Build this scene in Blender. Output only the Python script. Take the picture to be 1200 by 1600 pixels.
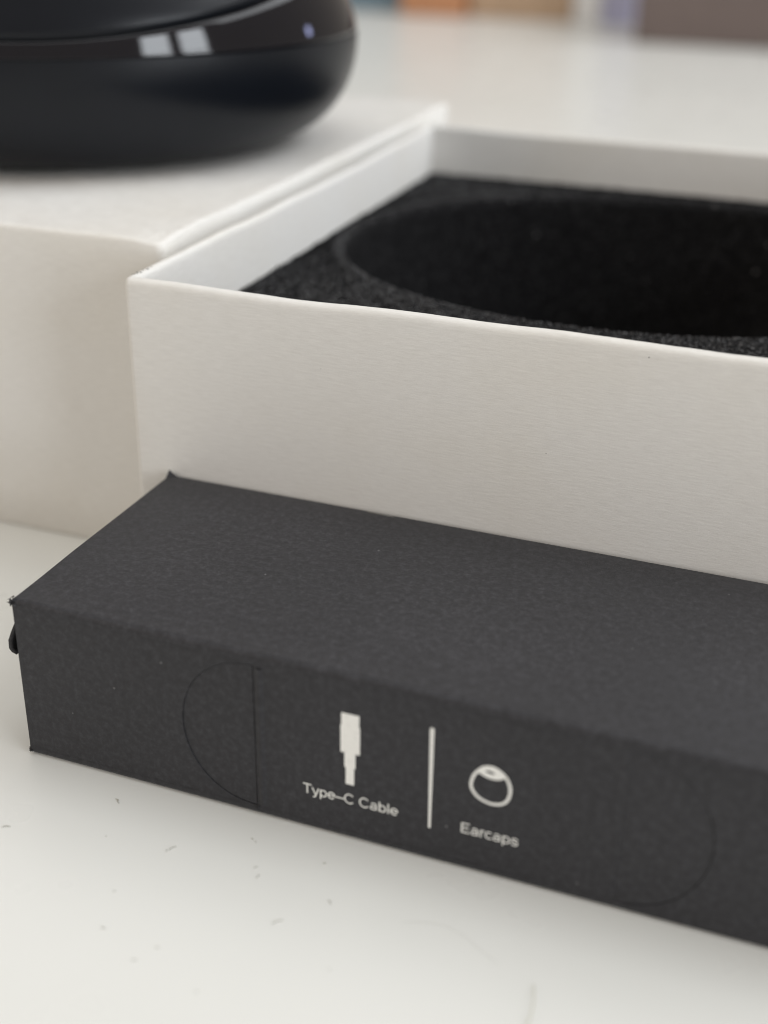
import bpy, bmesh, math, random
import numpy as np
from mathutils import Vector, Matrix, noise
for o in list(bpy.data.objects):
    bpy.data.objects.remove(o)
scene = bpy.context.scene
C = scene.collection
S = 0.001                                     # everything below is written in millimetres
random.seed(4)
rng = np.random.default_rng(7)

# ------------------------------------------------------------------ camera
PITCH, ROLL, YAW = 0.4616, 0.0155, 0.3514
CAM = Vector((98.99, -158.75, 107.96))
F = Vector((-math.sin(YAW)*math.cos(PITCH), math.cos(YAW)*math.cos(PITCH), -math.sin(PITCH)))
R = Vector((math.cos(YAW), math.sin(YAW), 0)); U = R.cross(F)
R, U = (math.cos(ROLL)*R + math.sin(ROLL)*U), (-math.sin(ROLL)*R + math.cos(ROLL)*U)
cd = bpy.data.cameras.new('camera'); cam = bpy.data.objects.new('camera', cd); C.objects.link(cam)
M = Matrix((R, U, -F)).transposed().to_4x4(); M.translation = CAM*S; cam.matrix_world = M
cd.sensor_fit = 'HORIZONTAL'; cd.sensor_width = 24; cd.lens = 2037.6*24/1200
cd.clip_start = 0.01; cd.clip_end = 20
cd.dof.use_dof = True; cd.dof.focus_distance = 0.175; cd.dof.aperture_fstop = 10.0
scene.camera = cam
scene.render.resolution_x, scene.render.resolution_y = 768, 1024

# ------------------------------------------------------------------ light
w = bpy.data.worlds.new('World'); scene.world = w; w.use_nodes = True
bg = w.node_tree.nodes['Background']; bg.inputs[0].default_value = (1.0, 0.89, 0.775, 1); bg.inputs[1].default_value = 0.43

def area(name, loc, target, sx, sy, power, col):
    l = bpy.data.lights.new(name, 'AREA'); l.shape = 'RECTANGLE'; l.size = sx; l.size_y = sy; l.energy = power; l.color = col
    o = bpy.data.objects.new(name, l); C.objects.link(o); o.location = loc
    o.rotation_euler = (Vector(target)-Vector(loc)).to_track_quat('-Z', 'Y').to_euler()
    return o
# a window of four panes to the right of the table, and a soft ceiling light
WD = Vector((0.90, -0.36, 0.0)).normalized(); WS = Vector((-WD.y, WD.x, 0))
for i, (du, dz) in enumerate(((-.19, .22), (.19, .22), (-.19, .62), (.19, .62))):
    p = WD*1.5 + WS*du + Vector((0, 0, dz))
    area('window_pane_light', p, p - WD*1.0, .27, .30, 2.9, (0.90, 0.95, 1.0))
area('side_window_light', (1.5, 0.7, 1.65), (0, 0.08, 0.05), 1.9, 1.2, 33, (0.93, 0.965, 1.0))
area('ceiling_light', (0.1, 0.0, 2.0), (0.1, 0.0, 0), 1.4, 1.4, 12, (0.93, 0.98, 1.0))
area('front_left_fill', (-1.05, -1.05, 0.95), (0, 0, 0.03), 0.9, 0.9, 6.5, (1.0, 0.88, 0.76))  # added warm fill, brightens the tray corner and the lid front
area('desk_lamp_light', (0.84, 0.78, 0.30), (0, 0.08, 0.08), .05, .05, .12, (0.55, 0.6, 1.0))

scene.render.engine = 'CYCLES'; scene.cycles.filter_width = 1.05
vs = scene.view_settings
vs.view_transform = 'Standard'; vs.look = 'None'; vs.exposure = -0.10; vs.gamma = 1; vs.use_curve_mapping = False

# ------------------------------------------------------------------ helpers
def new_mat(name):
    m = bpy.data.materials.new(name); m.use_nodes = True
    nt = m.node_tree; b = nt.nodes['Principled BSDF']
    return m, nt, b
def node(nt, t, **kw):
    n = nt.nodes.new(t)
    for k, v in kw.items():
        if k in n.inputs: n.inputs[k].default_value = v
        else: setattr(n, k, v)
    return n
def coord(nt, scale=(1, 1, 1)):
    g = node(nt, 'ShaderNodeTexCoord'); m = node(nt, 'ShaderNodeMapping'); m.inputs['Scale'].default_value = scale
    nt.links.new(g.outputs['Object'], m.inputs[0]); return m.outputs[0]
def noise_tex(nt, vec, scale, detail=3, rough=.55):
    n = node(nt, 'ShaderNodeTexNoise', Scale=scale, Detail=detail, Roughness=rough); nt.links.new(vec, n.inputs['Vector']); return n.outputs['Fac']
def ramp(nt, fac, stops):
    r = node(nt, 'ShaderNodeValToRGB'); e = r.color_ramp.elements
    while len(e) < len(stops): e.new(.5)
    for x, (p, c) in zip(e, stops):
        x.position = p; x.color = (*c, 1) if len(c) == 3 else c
    nt.links.new(fac, r.inputs[0]); return r.outputs[0]
def mix(nt, a, b, fac, mode='MIX'):
    m = node(nt, 'ShaderNodeMix', data_type='RGBA', blend_type=mode)
    for s, v in ((m.inputs[0], fac), (m.inputs[6], a), (m.inputs[7], b)):
        if hasattr(v, 'node'): nt.links.new(v, s)
        else: s.default_value = v if isinstance(v, (int, float)) else (*v, 1)
    return m.outputs[2]
def bump(nt, b, h, strength, dist, prev=None):
    n = node(nt, 'ShaderNodeBump', Strength=strength, Distance=dist); nt.links.new(h, n.inputs['Height'])
    if prev is not None: nt.links.new(prev, n.inputs['Normal'])
    nt.links.new(n.outputs[0], b.inputs['Normal']); return n.outputs[0]

def mesh_obj(name, verts, faces, mat, parent=None, smooth=False):
    me = bpy.data.meshes.new(name)
    me.from_pydata([tuple(float(c)*S for c in v) for v in verts], [], faces); me.update()
    if smooth: me.polygons.foreach_set('use_smooth', [True]*len(me.polygons))
    me.materials.append(mat)
    o = bpy.data.objects.new(name, me); C.objects.link(o); o.parent = parent
    return o
def bm_obj(name, bm, mat, parent=None, smooth=False):
    me = bpy.data.meshes.new(name); bmesh.ops.recalc_face_normals(bm, faces=bm.faces)
    for v in bm.verts: v.co *= S
    bm.to_mesh(me); bm.free()
    if smooth: me.polygons.foreach_set('use_smooth', [True]*len(me.polygons))
    me.materials.append(mat)
    o = bpy.data.objects.new(name, me); C.objects.link(o); o.parent = parent
    return o
def thing(name, label, cat, loc=(0, 0, 0), rz=0, group=None):
    o = bpy.data.objects.new(name, None); C.objects.link(o); o.empty_display_size = .01
    o.location = Vector(loc)*S; o.rotation_euler = (0, 0, rz); tag(o, label, cat, group); return o
def tag(o, label=None, cat=None, group=None, kind=None):
    for k, v in (('label', label), ('category', cat), ('group', group), ('kind', kind)):
        if v: o[k] = v
    return o
def wob(x, y, z, f, a):                       # smooth small unevenness
    return a*noise.noise(Vector((x*f, y*f, z*f)))
def rect_loop(w, d, inset, rad, n_side, n_cor=6):
    """points of a rounded rectangle (0..w, 0..d) inset by `inset`, same count for every inset"""
    r = max(.12, rad-inset); x0, y0, x1, y1 = inset, inset, w-inset, d-inset
    P = []
    def side(a, b):
        for i in range(n_side):
            t = i/n_side; P.append((a[0]+(b[0]-a[0])*t, a[1]+(b[1]-a[1])*t))
    def cor(cx, cy, a0):
        for i in range(n_cor):
            a = a0+math.pi/2*i/n_cor; P.append((cx+r*math.cos(a), cy+r*math.sin(a)))
    side((x0+r, y0), (x1-r, y0)); cor(x1-r, y0+r, -math.pi/2)
    side((x1, y0+r), (x1, y1-r)); cor(x1-r, y1-r, 0)
    side((x1-r, y1), (x0+r, y1)); cor(x0+r, y1-r, math.pi/2)
    side((x0, y1-r), (x0, y0+r)); cor(x0+r, y0+r, math.pi)
    return P
def stitch(rows, closed=True):
    n = len(rows[0]); v = [p for r in rows for p in r]; f = []
    for k in range(len(rows)-1):
        for i in range(n if closed else n-1):
            j = (i+1) % n
            f.append((k*n+i, k*n+j, (k+1)*n+j, (k+1)*n+i))
    return v, f
def tube(pts, rad, n=5):
    bm = bmesh.new(); rings = []
    for i, p in enumerate(pts):
        p = Vector(p); t = (Vector(pts[min(i+1, len(pts)-1)])-Vector(pts[max(i-1, 0)])).normalized()
        a = t.cross(Vector((.3, .2, 1))).normalized(); b = t.cross(a)
        rr = rad*(1 if 0 < i < len(pts)-1 else .4)
        rings.append([bm.verts.new(p+rr*(math.cos(q*2*math.pi/n)*a+math.sin(q*2*math.pi/n)*b)) for q in range(n)])
    for r0, r1 in zip(rings, rings[1:]):
        for q in range(n): bm.faces.new((r0[q], r0[(q+1) % n], r1[(q+1) % n], r1[q]))
    bm.faces.new(rings[0]); bm.faces.new(rings[-1][::-1])
    return bm
def add_blob(bm, c, r, flat=(1, 1, .4)):
    m = bmesh.ops.create_icosphere(bm, subdivisions=1, radius=r)
    for v in m['verts']:
        k = 1+random.uniform(-.35, .35)
        v.co = Vector((v.co.x*flat[0]*k, v.co.y*flat[1]*k, v.co.z*flat[2])) + Vector(c)

# ------------------------------------------------------------------ materials
def mat_table():
    m, nt, b = new_mat('white_laminate')
    v = coord(nt)
    n1 = noise_tex(nt, v, 9, 4); n2 = noise_tex(nt, v, 900, 2)
    nt.links.new(ramp(nt, n1, [(.3, (.725, .735, .71)), (.7, (.755, .76, .735))]), b.inputs['Base Color'])
    nt.links.new(ramp(nt, noise_tex(nt, v, 60, 3), [(.3, (.26,)*3), (.7, (.36,)*3)]), b.inputs['Roughness'])
    bump(nt, b, n2, .05, .0002); return m
def mat_paper():
    m, nt, b = new_mat('embossed_white_paper')
    vh = coord(nt, (1, 1, 9)); v = coord(nt)
    streak = noise_tex(nt, vh, 380, 5, .75); fine = noise_tex(nt, v, 2600, 2); big = noise_tex(nt, v, 22, 3)
    col = ramp(nt, big, [(.25, (.765, .745, .70)), (.5, (.785, .775, .75)), (.75, (.79, .785, .77))])
    col = mix(nt, col, ramp(nt, streak, [(.28, (.89, .885, .88)), (.66, (1, 1, 1))]), 1.0, 'MULTIPLY')
    nt.links.new(col, b.inputs['Base Color']); b.inputs['Roughness'].default_value = .55
    b.inputs['Specular IOR Level'].default_value = .35
    n = bump(nt, b, streak, .22, .00022); bump(nt, b, fine, .10, .00006, n); return m
def mat_card():
    m, nt, b = new_mat('black_card')
    v = coord(nt); vf = coord(nt, (1, 3.2, 2.2))
    fib = noise_tex(nt, vf, 900, 5, .75); mot = noise_tex(nt, v, 1000, 6, .82); big = noise_tex(nt, v, 38, 3)
    col = ramp(nt, mot, [(.30, (.014, .014, .016)), (.5, (.025, .025, .0285)), (.72, (.050, .050, .056))])
    col = mix(nt, col, ramp(nt, big, [(.3, (.88, .88, .9)), (.7, (1.08, 1.08, 1.1))]), 1.0, 'MULTIPLY')
    vor = node(nt, 'ShaderNodeTexVoronoi', Scale=330.0, Randomness=1.0); nt.links.new(v, vor.inputs['Vector'])
    sp = ramp(nt, vor.outputs['Distance'], [(.03, (1, 1, 1)), (.06, (0, 0, 0))])
    rare = ramp(nt, vor.outputs['Color'], [(.80, (0, 0, 0)), (.84, (1, 1, 1))])
    sel = mix(nt, sp, rare, 1.0, 'MULTIPLY')
    col = mix(nt, col, (.15, .15, .155), sel)
    nt.links.new(col, b.inputs['Base Color']); b.inputs['Roughness'].default_value = .62
    b.inputs['Specular IOR Level'].default_value = .40
    b.inputs['Sheen Weight'].default_value = .08; b.inputs['Sheen Roughness'].default_value = .4
    n = bump(nt, b, mot, .35, .00012); bump(nt, b, fib, .30, .00006, n); return m
def mat_foam():
    m, nt, b = new_mat('black_foam')
    v = coord(nt)
    n1 = noise_tex(nt, v, 1100, 5, .75)
    col = ramp(nt, n1, [(.36, (.003, .003, .0035)), (.54, (.010, .010, .011)), (.70, (.060, .060, .062))])
    vor = node(nt, 'ShaderNodeTexVoronoi', Scale=420.0, Randomness=1.0); nt.links.new(v, vor.inputs['Vector'])
    sp = ramp(nt, vor.outputs['Distance'], [(.05, (1, 1, 1)), (.11, (0, 0, 0))])
    rare = ramp(nt, vor.outputs['Color'], [(.74, (0, 0, 0)), (.80, (1, 1, 1))])
    col = mix(nt, col, (.5, .5, .5), mix(nt, sp, rare, 1.0, 'MULTIPLY'))
    nt.links.new(col, b.inputs['Base Color']); b.inputs['Roughness'].default_value = .9
    b.inputs['Specular IOR Level'].default_value = .15
    bump(nt, b, n1, .8, .0004); return m
def mat_plain(name, col, rough, spec=.5, grain=0, coat=0):
    m, nt, b = new_mat(name)
    v = coord(nt); n = noise_tex(nt, v, 60, 3)
    nt.links.new(ramp(nt, n, [(.3, tuple(c*.92 for c in col)), (.7, tuple(min(1, c*1.06) for c in col))]), b.inputs['Base Color'])
    b.inputs['Roughness'].default_value = rough; b.inputs['Specular IOR Level'].default_value = spec
    b.inputs['Coat Weight'].default_value = coat; b.inputs['Coat Roughness'].default_value = .02
    if grain: bump(nt, b, noise_tex(nt, v, 3500, 2), grain, .00005)
    return m
MT, MP, MC, MF = mat_table(), mat_paper(), mat_card(), mat_foam()
def mat_print():
    m, nt, b = new_mat('white_print'); v = coord(nt)
    nt.links.new(ramp(nt, noise_tex(nt, v, 1400, 3), [(.25, (.74, .74, .715)), (.45, (.83, .83, .80)), (.8, (.86, .86, .83))]), b.inputs['Base Color'])
    b.inputs['Roughness'].default_value = .6; return m
MPR = mat_print()
MSAT = mat_plain('satin_black_plastic', (.006, .0075, .011), .30, .27, .25)
MGLO = mat_plain('glossy_black_plastic', (.005, .005, .008), .05, .45)
MDARK = mat_plain('dark_gap', (.004, .004, .004), .8, .2)
MDUST = mat_plain('grey_lint', (.38, .37, .33), .9, .1)
MWORN = mat_plain('worn_grey_board', (.11, .11, .10), .9, .1)
MHAIR = mat_plain('pale_fibre', (.42, .40, .27), .5)

# ------------------------------------------------------------------ table
rows = []
for z, ins in ((-28, 3), (-27, 1), (-24, 0), (-4, 0), (-1.2, .8), (-.3, 2), (0, 4)):
    rows.append([(x-1300, y-600, z) for x, y in rect_loop(2400, 1950, ins, 40, 6)])
v, f = stitch(rows); n = len(rows[0]); f.append(tuple(range(n-1, -1, -1))); f.append(tuple(range(len(v)-n, len(v))))
tab = mesh_obj('table', v, f, MT)
tag(tab, 'white laminate table top with a satin sheen', None, None, 'structure')

# ------------------------------------------------------------------ open tray
TW, TD, TH = 124.0, 136.6, 53.95
WT = 1.8
def tray_warp(x, y, z):
    k = z/TH
    bow = .9*math.sin(math.pi*max(0, min(1, y/TD)))*k*max(0, 1-abs(x)/12)      # left wall leans in a little
    ox = bow + wob(x, y, z, .035, .25)*k
    oy = wob(x+50, y, z, .03, .30)*k
    oz = (wob(x, y, 7, .05, .32) + wob(x, y, 3, .25, .07))*(1 if z > TH-4 else 0)
    return (x+ox, y+oy, z+oz)
tray = thing('box_tray', 'open white card box tray holding a black foam insert', 'box')
prof = [(0.35, 0), (.1, .15), (0, .5), (0, 6), (0, 18), (0, 30), (0, 42), (0, 49), (0, TH-1.4), (.02, TH-.9), (.12, TH-.48), (.33, TH-.2), (.62, TH-.05), (.95, TH),
        (1.25, TH-.05), (1.52, TH-.2), (1.70, TH-.45), (1.78, TH-.9), (1.8, TH-1.6), (1.8, 46), (1.8, 40), (1.8, 20), (1.8, 2)]
rows = [[tray_warp(x, y, z) for x, y in rect_loop(TW, TD, ins, 1.1, 70)] for ins, z in prof]
v, f = stitch(rows); wall = mesh_obj('wall', v, f, MP, tray, True)
bm = bmesh.new(); bmesh.ops.create_cube(bm, size=1, matrix=Matrix.Translation((TW/2, TD/2, 1.1)) @ Matrix.Diagonal((TW-3.2, TD-3.2, 1.8, 1)))
bm_obj('base_panel', bm, MP, tray)
# scuffs: chips along the left rim, specks on the front wall
bm = bmesh.new()
for x, y in ((.7, 2.3), (.9, 2.7), (.6, 3.2), (1.1, 3.4), (.8, 4.6), (1.0, 5.0), (1.2, 5.3), (1.0, 6.6), (.5, 2.0)):
    X = tray_warp(x, y, TH); add_blob(bm, (X[0], X[1], X[2]-.01), random.uniform(.10, .22), (1, 1.2, .35))
for x, z in ((76.3, 52.4),):
    X = tray_warp(x, 0, z); add_blob(bm, (X[0], X[1]+.02, X[2]), .14, (1, .3, .8))
for x, z in ((46.2, 41.6), (31, 44.5), (64, 37)):
    X = tray_warp(x, 0, z); add_blob(bm, (X[0], X[1]+.02, X[2]), .07, (1, .3, 1))
tag(bm_obj('scuff', bm, MWORN, tray), kind='stuff')

# ------------------------------------------------------------------ foam insert with oval recess
HF = 43.3
EC, EA, EB, ER = (61.8, 83.3), 57.0, 46.3, math.atan2(.1375, .9905)
NT = 1000
th = np.linspace(0, 2*np.pi, NT, endpoint=False)
ce, se = math.cos(ER), math.sin(ER)
ex = EA*np.sign(np.cos(th))*np.abs(np.cos(th))**.96; ey = EB*np.sign(np.sin(th))*np.abs(np.sin(th))**.96
ux, uy = ce*ex-se*ey, se*ex+ce*ey
fx0, fx1, fy0, fy1 = 1.95, TW-1.95, 1.95, TD-1.95
dx, dy = ux, uy
with np.errstate(divide='ignore'):
    tx = np.where(dx > 0, (fx1-EC[0])/dx, (fx0-EC[0])/dx); ty = np.where(dy > 0, (fy1-EC[1])/dy, (fy0-EC[1])/dy)
tt = np.minimum(np.abs(tx), np.abs(ty))
rowsn = []
def add_row(sc, z, amp):
    x = EC[0]+ux*sc; y = EC[1]+uy*sc
    x = np.clip(x, fx0, fx1); y = np.clip(y, fy0, fy1)
    # the left side follows the wall that leans in
    kx = np.clip(1-np.abs(x)/12, 0, 1); x = x + .75*np.sin(np.pi*np.clip(y/TD, 0, 1))*kx
    rowsn.append(np.stack([x+rng.normal(size=NT)*amp*.5, y+rng.normal(size=NT)*amp*.5, z+rng.normal(size=NT)*amp], 1))
one = np.ones(NT); lip = 2.2
add_row(tt, HF-6.0, 0); add_row(tt, HF-.5, .03)
for t in np.linspace(0.99, 0, 95):
    add_row(1+lip/50+(tt-1-lip/50)*t, HF, .17)
for a in np.linspace(.12, 1, 9)*math.pi/2:
    add_row(one*(1+lip/50*(1-math.sin(a))), HF-lip*(1-math.cos(a)), .11)
for k in np.linspace(0.03, 1, 38):
    add_row(one*(1-.05*k**1.6), HF-lip-k*34, .14)
for k in np.linspace(0.04, 1, 14):
    add_row(one*(.95-.935*k), HF-lip-34-2.5*math.sin(k*math.pi/2), .12)
V = np.concatenate(rowsn)*S; nr = len(rowsn)
i = np.arange(NT); j = (i+1) % NT
Q = np.concatenate([np.stack([k*NT+i, (k+1)*NT+i, (k+1)*NT+j, k*NT+j], 1) for k in range(nr-1)])
me = bpy.data.meshes.new('foam_insert'); me.from_pydata(V.tolist(), [], Q.tolist()+[((nr-1)*NT+i[::-1]).tolist()]); me.update()
me.polygons.foreach_set('use_smooth', [True]*len(me.polygons)); me.materials.append(MF)
foam = bpy.data.objects.new('foam_insert', me); C.objects.link(foam)
tag(foam, 'black foam block with a deep oval recess inside the white tray', 'foam insert')

# open cell tips on the sawn top, painted pale so it reads lit
MTIP = mat_plain('lit_foam_tips', (.17, .17, .175), .8, .3)
tv, tf = [], []
c2, s2 = math.cos(-ER), math.sin(-ER)
while len(tf) < 40000:
    x, y = random.uniform(fx0+.3, fx1-.3), random.uniform(fy0+.3, fy1-.3)
    qx, qy = c2*(x-EC[0])-s2*(y-EC[1]), s2*(x-EC[0])+c2*(y-EC[1])
    e_ = math.hypot(qx/EA, qy/EB)
    if e_ < 1.005: continue
    x += .75*math.sin(math.pi*y/TD)*max(0, 1-abs(x)/12)
    a = random.uniform(0, 6.28); L_ = random.uniform(.10, .30); z = HF+random.uniform(-.05, .22) - max(0, 1.035-e_)**2*900
    i0 = len(tv); ca, sa = math.cos(a), math.sin(a); t_ = random.uniform(-.12, .12)
    tv += [(x-ca*L_, y-sa*L_, z), (x+ca*L_, y+sa*L_, z+t_), (x-sa*.07, y+ca*.07, z+.10)]; tf.append((i0, i0+1, i0+2))
tag(mesh_obj('lit_foam_tips', tv, tf, MTIP, foam), kind='stuff')

# ------------------------------------------------------------------ box lid beside the tray
LX, LY, LH, LD, LWID = -2.1, 15.03, 55.3, 143.5, 130.0
lid = thing('box_lid', 'white card box lid carrying the black case on its top', 'box', (LX-LWID, LY, 0))
def lid_warp(x, y, z):
    k = min(1, z/LH)
    top = 1 if z > LH-4 else 0
    ox = wob(x, y+30, z, .03, .25)*k; oy = wob(x, y, z+20, .035, .35)*k + wob(x, 2, z, .11, .12)*top
    oz = (wob(x, y, 11, .045, .35)+wob(x, y, 4, .12, .15))*top
    d = math.hypot(x-LWID, y)                   # dented front corner
    if top and d < 5: oz -= .5*(1-d/5); oy += .35*(1-d/5)
    return (x+ox, y+oy, z+oz)
pr = [(1.2, .0), (.2, .1), (0, .5), (0, 8), (0, 20), (0, 34), (0, 46), (0, LH-1.5), (.03, LH-.75), (.14, LH-.40), (.34, LH-.16), (.62, LH-.04), (1.0, LH), (3, LH), (6, LH)]
rows = [[lid_warp(x, y, z) for x, y in rect_loop(LWID, LD, ins, 1.3, 70)] for ins, z in pr]
v, f = stitch(rows[:13]); mesh_obj('side_wall', v, f, MP, lid, True)
rows = [[lid_warp(x, y, z) for x, y in rect_loop(LWID, LD, ins, 1.3, 70)] for ins, z in pr[12:]]
v, f = stitch(rows); n = len(rows[0]); f.append(tuple(range(len(v)-n, len(v))))
mesh_obj('top_panel', v, f, MP, lid, False)

# ------------------------------------------------------------------ black earphone case standing on the lid
KX, KY, KA, KB, KR, KH = -56.93, 80.92, 57.5, 47.0, .592, 50.0
ZB = 21.5                                     # widest line, the lower rim of the glossy band
case = thing('earphone_case', 'rounded black plastic case with glossy band, standing on the white lid', 'case', (KX, KY, LH+.35), KR)
def case_r(z):
    if z <= ZB:
        t = (ZB-z)/ZB; return max(0, 1-t**2.3)**(1/2.3) * .42 + .58 if t < 1 else .58
    t = (z-ZB)/(KH-ZB); return (1-.04*min(1, t*3))*max(0, 1-max(0, t)**2.6)**(1/2.6) if t < 1 else 0
NA = 240
thc = [2*math.pi*k/NA for k in range(NA)]
# direction of the seam's lowest point in the case's own frame
c_, s_ = math.cos(-KR), math.sin(-KR)
px_, py_ = -40-KX, 37-KY; lxp, lyp = c_*px_-s_*py_, s_*px_+c_*py_
a_low = math.atan2(lyp/KB, lxp/KA)
def seam(a):
    d = abs((a-a_low+math.pi) % (2*math.pi)-math.pi)
    return 24.6 + 13.5*(1-math.cos(min(d, 2.0)/2.0*math.pi))/2
def ring(fz, shrink=0.0):
    out = []
    for a in thc:
        z = fz(a); r = case_r(z)
        out.append(((KA*r-shrink)*math.cos(a), (KB*r-shrink)*math.sin(a), z))
    return out
rows = [ring(lambda a: 0.02, 6), ring(lambda a: 0.02, 1.5), ring(lambda a: .02)]
for k in range(1, 41):
    t = k/40; z0 = ZB*(1-(1-t)**1.35)
    rows.append(ring(lambda a, z=z0: z))
v, f = stitch(rows); f.append(tuple(range(NA-1, -1, -1)))
mesh_obj('lower_shell', v, f, MSAT, case, True)
rows = [ring(lambda a: ZB, .25)]
for k in range(13):
    t = k/12; rows.append(ring(lambda a, t=t: ZB+.08+(seam(a)-.25-ZB-.08)*t, .10 if k in (0, 12) else 0))
rows.append(ring(lambda a: seam(a)-.2, .8))
v, f = stitch(rows); mesh_obj('glossy_band', v, f, MGLO, case, True)
rows = [ring(lambda a: seam(a)+.05, .8), ring(lambda a: seam(a)+.10, .15)]
for k in range(1, 33):
    t = k/32; t = 1-(1-t)**2.0
    rows.append(ring(lambda a, t=t: seam(a)+.15+(KH-.02-seam(a)-.15)*t))
v, f = stitch(rows); f.append(tuple(range(len(v)-NA, len(v))))
mesh_obj('flip_lid', v, f, MSAT, case, True)
rows = [ring(lambda a: seam(a)-.5, .9), ring(lambda a: seam(a)+.4, .9)]
v, f = stitch(rows); mesh_obj('seam_gap', v, f, MDARK, case, True)

# ------------------------------------------------------------------ black accessory carton
CX, CY, CW, CHH, CL = 5.95, -41.3, 41.0, 24.0, 112.7
BR = .85                                      # fold radius
carton = thing('accessory_carton', 'long black card carton printed with white cable and earcap symbols', 'carton', (CX, CY, 0), -0.005)
# local frame: x along the carton, y depth, z up; the front panel lies in y = 0
def fold_prof():
    P = [(0, CHH-BR-.5), (0, CHH-BR)]
    for k in range(1, 9):
        a = math.pi/2*k/8; P.append((BR-BR*math.cos(a), CHH-BR+BR*math.sin(a)))
    P.append((BR+.5, CHH))
    return P
# body shell: top front fold, top, rear fold, back, bottom, lower front fold (the front itself is the panel below)
P = fold_prof()
P += [(6, CHH), (14, CHH), (22, CHH), (30, CHH), (37, CHH)]
for k in range(0, 7):
    a = math.pi/2*k/6; P.append((CW-.6+.6*math.sin(a), CHH-.6+.6*math.cos(a)))
P += [(CW, 12), (CW, .6), (CW-.6, .03), (20, .03), (BR+.5, .03)]
for k in range(0, 8):
    a = math.pi/2*k/7; P.append((BR-BR*math.sin(a), BR+.03-BR*math.cos(a)))
P.append((0, BR+.5))
NX = 230
rows = []
for (y, z) in P:
    row = []
    for i in range(NX+1):
        x = CL*i/NX
        dz = dyy = 0
        if z > CHH-BR*.9 and 0.05 < y < CW-.01:
            edge = max(0, 1-abs(y-.25)/1.2)
            dz = wob(x, y, 0, .10, .10)*edge + wob(x, y, 5, .55, .05)*edge + (wob(x, y, 2, .025, .30) if 2 < y < CW-2 else 0)
            dyy = wob(x, 9, y, .35, .06)*edge
            dz -= .22*max(0, 1-y/14)*min(1, y/3)        # top dips slightly behind the fold
        row.append((x, y+dyy, z+dz))
    rows.append(row)
v, f = stitch(rows, closed=False); f = [q[::-1] for q in f]
body = mesh_obj('body', v, f, MC, carton, True)
# flat sheets cut out of card
def poly_sheet(name, loops, thick, mat, parent, y0, splines_cyclic=True):
    cu = bpy.data.curves.new(name, 'CURVE'); cu.dimensions = '2D'; cu.fill_mode = 'BOTH'; cu.extrude = thick/2*S
    for lp in loops:
        s = cu.splines.new('POLY'); s.points.add(len(lp)-1); s.use_cyclic_u = True
        for pnt, (x, z) in zip(s.points, lp): pnt.co = (x*S, z*S, 0, 1)
    tmp = bpy.data.objects.new('tmp', cu); C.objects.link(tmp)
    me = mesh_from(tmp, name)
    me.transform(Matrix.Translation((0, (y0+thick/2)*S, 0)) @ Matrix.Rotation(math.pi/2, 4, 'X'))
    me.materials.clear(); me.materials.append(mat)
    o = bpy.data.objects.new(name, me); C.objects.link(o); o.parent = parent
    return o
def mesh_from(tmp, name):
    bpy.context.view_layer.update()
    dg = bpy.context.evaluated_depsgraph_get()
    me = bpy.data.meshes.new_from_object(tmp.evaluated_get(dg)); me.name = name
    d = tmp.data; bpy.data.objects.remove(tmp)
    return me
def moon(xc, sgn, z0, z1, reach, gap, n=44, crease=.45):
    """half-moon cut: crease at xc, bulging by `reach` in direction sgn"""
    zc, h = (z0+z1)/2, (z1-z0)/2-gap
    P = []
    for k in range(n+1):
        a = -math.pi/2+math.pi*k/n
        P.append((xc+sgn*(gap*crease+(reach-gap*1.2)*max(0, math.cos(a))**.92), zc+h*math.sin(a)))
    return P if sgn > 0 else P[::-1]
MOON = [(39.7-CX, -1, 1.5, 22.4, 10.1), (85.0-CX, 1, 1.3, 22.5, 10.1)]
loops = [[(0, BR+.45), (CL, BR+.45), (CL, CHH-BR-.45), (0, CHH-BR-.45)]]
loops += [moon(*m_, 0.0) for m_ in MOON]
poly_sheet('front_panel', loops, .40, MC, carton, 0.0)
for k, m_ in enumerate(MOON):
    fl = poly_sheet('thumb_flap', [moon(*m_, .14 if k == 0 else .075, crease=.95 if k == 0 else .2)], .36, MC, carton, .0)
    # pressed in by a hair about its crease
    T = Matrix.Translation((m_[0]*S, 0, 0)); fl.data.transform(T @ Matrix.Rotation((.012 if k == 0 else .004)*m_[1], 4, 'Z') @ T.inverted())
    fl.data.transform(Matrix.Translation((0, .04*S, 0)))
    # pressed crease line along the hinge, a raised rounded ridge beside it
    rd = mesh_obj('crease', [], [], MC, carton)
    bmr = bmesh.new(); rr = []
    for z in np.linspace(m_[2]+.3, m_[3]-.3, 40):
        pr_ = []
        for t in np.linspace(-1, 1, 7):
            pr_.append(bmr.verts.new((m_[0]-m_[1]*(.75+t*.62), -.002-.24*(math.cos(t*math.pi/2)**2)*(1+.3*noise.noise(Vector((0, z*.4, k))))*(1 if k == 0 else .12), z)))
        rr.append(pr_)
    for a_, b_ in zip(rr, rr[1:]):
        for q in range(6): bmr.faces.new((a_[q], a_[q+1], b_[q+1], b_[q]))
    bpy.data.objects.remove(rd); bm_obj('crease', bmr, MC, carton, True)
# black sheet painted for the shade inside, seen through the cuts
bm = bmesh.new(); bmesh.ops.create_cube(bm, size=1, matrix=Matrix.Translation((CL/2, 1.2, CHH/2)) @ Matrix.Diagonal((CL-3, .3, CHH-3, 1)))
bm_obj('shade_backing', bm, MDARK, carton)
# end panels, set back inside the tube
for x in (.55, CL-.55):
    bm = bmesh.new(); bmesh.ops.create_cube(bm, size=1, matrix=Matrix.Translation((x, CW/2, CHH/2)) @ Matrix.Diagonal((.5, CW-1.3, CHH-1.2, 1)))
    bm_obj('end_panel', bm, MC, carton)
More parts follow.
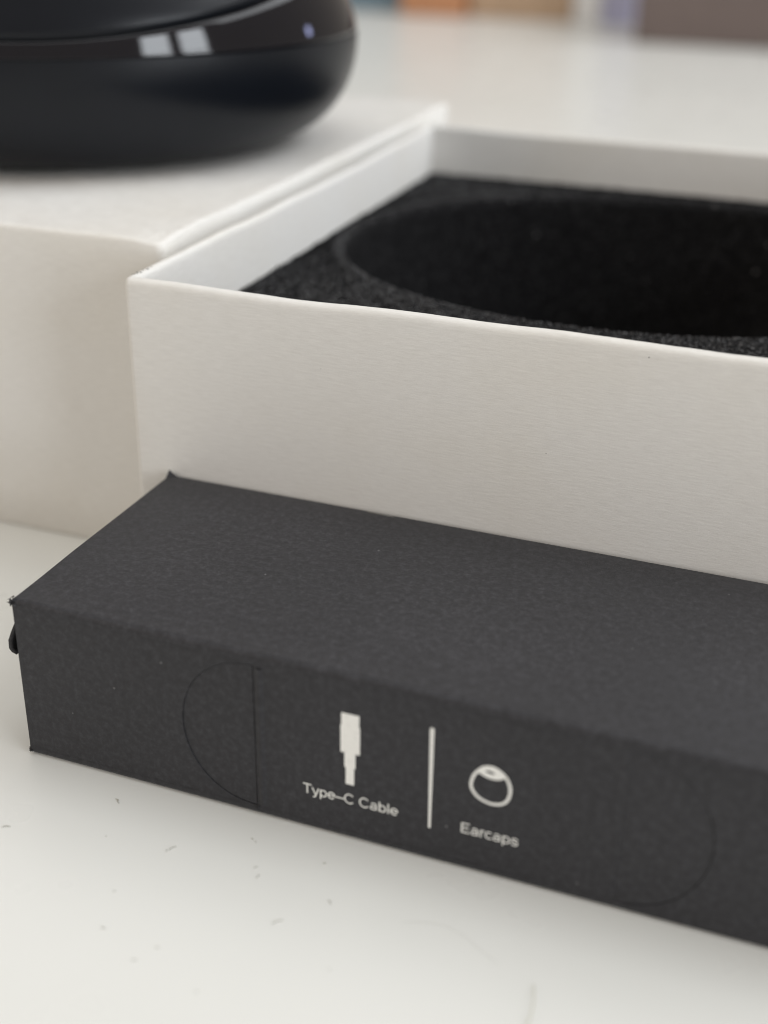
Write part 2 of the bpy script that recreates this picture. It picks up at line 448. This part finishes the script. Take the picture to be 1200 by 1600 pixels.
# torn tab curling out of the left end
bm = bmesh.new(); rr = []
tabp = [(.0, 22.3, .9), (-.65, 20.9, 1.1), (-1.25, 19.4, 1.3), (-1.85, 17.9, 1.6), (-2.25, 16.7, 1.9), (-2.3, 15.6, 2.0), (-2.05, 14.8, 1.9), (-1.6, 14.4, 1.6)]
for q, (x, z, hw) in enumerate(tabp):
    nrm = Vector((-.92, 0, .2)); r_ = []
    for s in np.linspace(-1, 1, 7):
        r_.append((x+.25*s*s+random.uniform(-.05, .05), 3.2+s*hw, z+.35*s*s*(q > 5)))
    rr.append(r_)
vv, ff = stitch(rr, closed=False); tb = mesh_obj('torn_tab', vv, ff, MC, carton, True)
sm = tb.modifiers.new('thick', 'SOLIDIFY'); sm.thickness = .55*S; sm.offset = 0
# frayed corners: bundles of short paper fibres
def fray(c, dirs, n, ln, name='frayed_corner'):
    bm = bmesh.new()
    for k in range(n):
        d = Vector(random.choice(dirs)) + Vector((random.gauss(0, .35), random.gauss(0, .35), random.gauss(0, .35))); d.normalize()
        o_ = Vector(c) + Vector((random.gauss(0, .22), random.gauss(0, .22), random.gauss(0, .22))); L_ = ln*random.uniform(.35, 1)
        a = d.cross(Vector((.2, 1, .3))).normalized(); b_ = d.cross(a); w_ = random.uniform(.08, .2)
        tip = bm.verts.new(o_+d*L_); base = [bm.verts.new(o_+w_*(math.cos(t)*a+math.sin(t)*b_)) for t in (0, 2.09, 4.19)]
        for q in range(3): bm.faces.new((base[q], base[(q+1) % 3], tip))
        bm.faces.new(base)
    return bm_obj(name, bm, MC, carton)
fray((.15, .2, CHH-.35), [(-1, -.1, .15), (-1, 0, -.5), (-.8, -.2, -.2)], 70, .7)
fray((.2, .35, .75), [(-1, 0, -.3), (-.8, -.3, .3), (-.6, -.2, -.6)], 60, .6)
fray((39.75-CX, .05, 1.5), [(.4, -.5, -.6), (-.6, -.4, -.5), (.8, -.4, 0)], 16, .5, 'torn_nick')
# pointed ear at the rear corner
bm = bmesh.new()
A_ = [bm.verts.new(q) for q in ((-.25, CW-1.4, CHH-.35), (1.5, CW-.5, CHH-.05), (.4, CW+.05, CHH-.6))]; tip = bm.verts.new((.02, CW-.45, CHH+.95)); t2 = bm.verts.new((.55, CW-.35, CHH+.42))
bm.faces.new((A_[0], A_[1], t2)); bm.faces.new((A_[0], t2, tip)); bm.faces.new((A_[1], A_[2], t2)); bm.faces.new((A_[2], tip, t2)); bm.faces.new((A_[2], A_[0], tip)); bm.faces.new((A_[0], A_[2], A_[1]))
bm_obj('corner_ear', bm, MC, carton)
# fibres standing along the front fold, too fine to count
bm = bmesh.new()
for k in range(900):
    x = random.uniform(0, CL); a = random.uniform(.1, 1.3); L_ = random.uniform(.08, .26)
    n_ = Vector((0, -math.cos(a), math.sin(a))); o_ = Vector((x, BR-BR*math.cos(a), CHH-BR+BR*math.sin(a)))+n_*.0
    d = (n_*.5+Vector((random.gauss(0, .8), random.gauss(0, .3), random.gauss(0, .3)))).normalized(); a_ = d.cross(n_).normalized()*.028
    bm.faces.new([bm.verts.new(q) for q in (o_-a_, o_+a_, o_+d*L_)])
tag(bm_obj('fold_fuzz', bm, MC, carton), kind='stuff')

# ---- printing
PY = -.012; PT = .018
def smooth_loop(pts, n=6):
    out = []; N = len(pts)
    for i in range(N):
        p0, p1, p2, p3 = (np.array(pts[(i+k-1) % N]) for k in range(4))
        for k in range(n):
            t = k/n
            out.append(tuple(.5*((2*p1)+(-p0+p2)*t+(2*p0-5*p1+4*p2-p3)*t*t+(-p0+3*p1-3*p2+p3)*t**3)))
    return out
def sh(pts): return [(x-CX, z) for x, z in pts]
cable = [(51.06, 18.67), (53.34, 18.67), (53.34, 17.0), (53.44, 16.9), (53.44, 13.05), (52.88, 13.05), (52.88, 10.9), (52.72, 10.85), (52.72, 8.4), (51.63, 8.4), (51.63, 10.85), (51.46, 10.9), (51.46, 13.0), (50.96, 13.0), (50.96, 16.9), (51.06, 17.0)]
poly_sheet('printed_cable_symbol', [sh(cable)], PT, MPR, carton, PY)
poly_sheet('printed_divider', [sh([(62.08, 19.3), (62.2, 19.45), (62.45, 19.45), (62.58, 19.3), (62.56, 5.0), (62.26, 5.0)])], PT, MPR, carton, PY)
egg = [(67.08, 12.91), (67.41, 14.38), (68.2, 15.5), (68.98, 16.02), (69.96, 16.08), (71.01, 15.54), (71.74, 14.67), (72.12, 13.42), (71.95, 12.05), (71.38, 11.15), (70.5, 10.72), (69.45, 10.66), (68.2, 11.1), (67.41, 11.9)]
ec = np.mean(egg, 0); inner = [tuple(ec+(np.array(q)-ec)*(1-.36/np.hypot(*(np.array(q)-ec)))) for q in egg]
lens = [(67.9, 15.0), (68.3, 15.55), (68.98, 16.0), (69.9, 16.0), (70.9, 15.6), (71.35, 15.1), (70.9, 14.6), (70.2, 14.33), (69.3, 14.35), (68.5, 14.6)]
hole = [(68.85, 15.2), (69.2, 15.38), (69.7, 15.32), (70.05, 15.12), (69.7, 14.98), (69.2, 15.05)]
slit = [(68.6, 15.62), (69.2, 15.82), (69.9, 15.78), (69.3, 15.70)]
# egg ring below the lens: ring with the lens laid over it as one outline set
poly_sheet('printed_earcap_symbol', [smooth_loop(sh(egg)), smooth_loop(sh(inner))], PT, MPR, carton, PY)
poly_sheet('printed_earcap_opening', [smooth_loop(sh(lens)), smooth_loop(sh(hole)), smooth_loop(sh(slit))], PT, MPR, carton, PY-.004)
def arc(cx, cy, rx, ry, a0, a1, n=22):
    return [(cx+rx*math.cos(math.radians(a0+(a1-a0)*k/n)), cy+ry*math.sin(math.radians(a0+(a1-a0)*k/n))) for k in range(n+1)]
GLYPH = {   # grotesque letters as pen strokes: (advance, strokes), 1000 units to the em
    'T': (611, [[(25, 682), (586, 682)], [(305, 682), (305, 0)]]),
    'y': (500, [[(35, 522), (258, 20)], [(468, 522), (258, -50), (215, -140), (150, -170), (75, -165)]]),
    'p': (556, [[(98, 522), (98, -205)], arc(292, 260, 195, 228, 0, 360)]),
    'e': (556, [arc(280, 262, 212, 228, 0, 318), [(68, 265), (492, 265)]]),
    '-': (556, [[(-20, 262), (576, 262)]]),
    'C': (722, [arc(378, 358, 310, 332, 42, 318)]),
    'a': (556, [arc(270, 365, 165, 122, 160, 0)+[(435, 80), (490, 38)], arc(238, 148, 172, 122, 55, 300)+[(430, 110), (435, 240), (300, 268), (238, 270)]]),
    'b': (556, [[(92, 720), (92, 0)], arc(286, 260, 195, 228, 0, 360)]),
    'l': (222, [[(110, 720), (110, 0)]]),
    'E': (667, [[(118, 720), (118, 0)], [(118, 682), (600, 682)], [(118, 372), (560, 372)], [(118, 38), (610, 38)]]),
    'r': (333, [[(98, 522), (98, 0)], arc(285, 290, 187, 195, 180, 82)]),
    'c': (500, [arc(272, 260, 212, 228, 45, 315)]),
    's': (500, [[(425, 375), (390, 450), (320, 488), (240, 490), (140, 462), (100, 395), (125, 325), (220, 285), (330, 255), (415, 205), (430, 130), (380, 58), (290, 28), (190, 32), (100, 75), (60, 155)]]),
    ' ': (278, [])}
def text(body, x0, x1, zb, cap, name, pen=88):
    adv = sum(GLYPH[c][0] for c in body); kx = (x1-x0)/adv; kz = cap/720
    bm = bmesh.new(); X = 0; layer = 0
    for ch in body:
        for st in GLYPH[ch][1]:
            layer += 1; y = PY-.003*(layer % 4)
            P = [np.array(q, float) for q in st]; L_, R_ = [], []
            closed = np.hypot(*(P[0]-P[-1])) < 1
            for k in range(len(P)):
                a_, b_ = (P[k-1] if k else (P[-2] if closed else P[0])), (P[k+1] if k < len(P)-1 else (P[1] if closed else P[-1]))
                t = (b_-a_)/np.hypot(*(b_-a_)); nn = np.array([-t[1], t[0]])*pen/2
                for lst, q in ((L_, P[k]+nn), (R_, P[k]-nn)):
                    lst.append(bm.verts.new((x0-CX+(X+q[0])*kx, y, zb+q[1]*kz)))
            for k in range(len(P)-1): bm.faces.new((L_[k], L_[k+1], R_[k+1], R_[k]))
        X += GLYPH[ch][0]
    return bm_obj(name, bm, MPR, carton)
text('Type-C Cable', 45.95, 58.45, 5.50, 1.45, 'printed_lettering')
text('Earcaps', 66.2, 73.35, 5.60, 1.45, 'printed_lettering')

# ------------------------------------------------------------------ lint and hairs
bm = bmesh.new()
def fleck(bm, pts, r):
    b2 = tube(pts, r, 4); me = bpy.data.meshes.new('t'); b2.to_mesh(me); b2.free(); bm.from_mesh(me); bpy.data.meshes.remove(me)
for (x, y, L_, r_) in ((21.8, -45.6, 1.3, .09), (32.7, -50.9, 1.0, .07), (32.2, -51.6, .5, .05), (41, -45.9, .5, .06), (41.6, -46.2, .4, .05), (43.6, -50.3, .6, .05), (44.5, -51.6, .8, .05), (51, -46.7, .3, .09),
                   (54.1, -52.5, 1.0, .06), (49.8, -57.5, 1.4, .06), (31.9, -65.6, .5, .07), (11.6, -55, .9, .08), (37.6, -68.5, .5, .06), (30, -60, .3, .06), (39, -66, .4, .06), (58, -62, .3, .05), (46, -70, .4, .05), (24, -52, .3, .05)):
    a = random.uniform(0, 3.14); pts = []
    for t in np.linspace(-.5, .5, 5):
        pts.append((x+L_*t*math.cos(a)+.15*L_*math.sin(t*5), y+L_*t*math.sin(a)+.1*L_*math.cos(t*6), r_*.6))
    fleck(bm, pts, r_)
tag(bm_obj('table_lint', bm, MDUST), 'grey flecks of lint scattered on the white table before the black carton', 'lint', None, 'stuff')
pts = [(79.3+.9*math.sin(t*2.2), -56+(-7)*t, .12+.5*math.sin(t*3.1)) for t in np.linspace(0, 1.2, 14)]
tag(bm_obj('hair', tube(pts, .045, 5), MHAIR), 'pale yellowish hair lying on the white table', 'hair')
pts = [(63+12*t, -52.6+1.6*math.sin(t*4)-.8*t, .05) for t in np.linspace(0, 1, 20)]
tag(bm_obj('thread', tube(pts, .009, 4), MDUST), 'very fine grey thread curving across the white table', 'thread')
pts = [(38.7+4.3*t, -1.4-1.0*math.sin(t*3.0), CHH+.15+.5*math.sin(t*3.1)) for t in np.linspace(0, 1, 16)]
tag(bm_obj('fibre', tube(pts, .03, 4), MDUST), 'thin curled fibre on top of the black carton beside the tray', 'fibre')

# ------------------------------------------------------------------ carton-shaped stand-ins for unclear out-of-focus things at the far table end
def far_box(x0, x1, y, d, h, col, label, rz=.0, rough=.6):
    t = thing('far_stand_in', label, 'carton', ((x0+x1)/2, y+d/2, 0), rz, 'stand-ins at the far end of the table')
    m = mat_plain('far_plain', col, rough); w_ = x1-x0; hl = h*.32
    for nm, z0, z1, g in (('body', .2, h-hl-1, 0), ('lid', h-hl, h, 1.0)):
        rows = [[(x-w_/2-g, yy-d/2-g, z) for x, yy in rect_loop(w_+2*g, d+2*g, ins, 2.5, 3)] for ins, z in ((1.2, z0), (0, z0+1.2), (0, z1-1.5), (.5, z1-.4), (1.6, z1))]
        v, f = stitch(rows); n = len(rows[0]); f += [tuple(range(n-1, -1, -1)), tuple(range(len(v)-n, len(v)))]
        mesh_obj(nm, v, f, m, t)
FB = [(-345, -279, 905, 60, 95, (.16, .24, .30), 'blue-grey carton-shaped stand-in at the far end of the table'),
      (-277, -224, 885, 60, 80, (.50, .24, .12), 'orange-brown carton-shaped stand-in at the far end of the table'),
      (-222, -140, 895, 70, 110, (.48, .34, .23), 'tan carton-shaped stand-in at the far end of the table'),
      (-138, -116, 890, 50, 120, (.78, .78, .78), 'narrow white carton-shaped stand-in at the far end of the table'),
      (-114, -92, 885, 50, 100, (.42, .42, .58), 'narrow lavender carton-shaped stand-in at the far end of the table'),
      (-72, 110, 790, 80, 90, (.15, .115, .105), 'wide dark brown carton-shaped stand-in at the far end of the table')]
for b_ in FB: far_box(*b_)
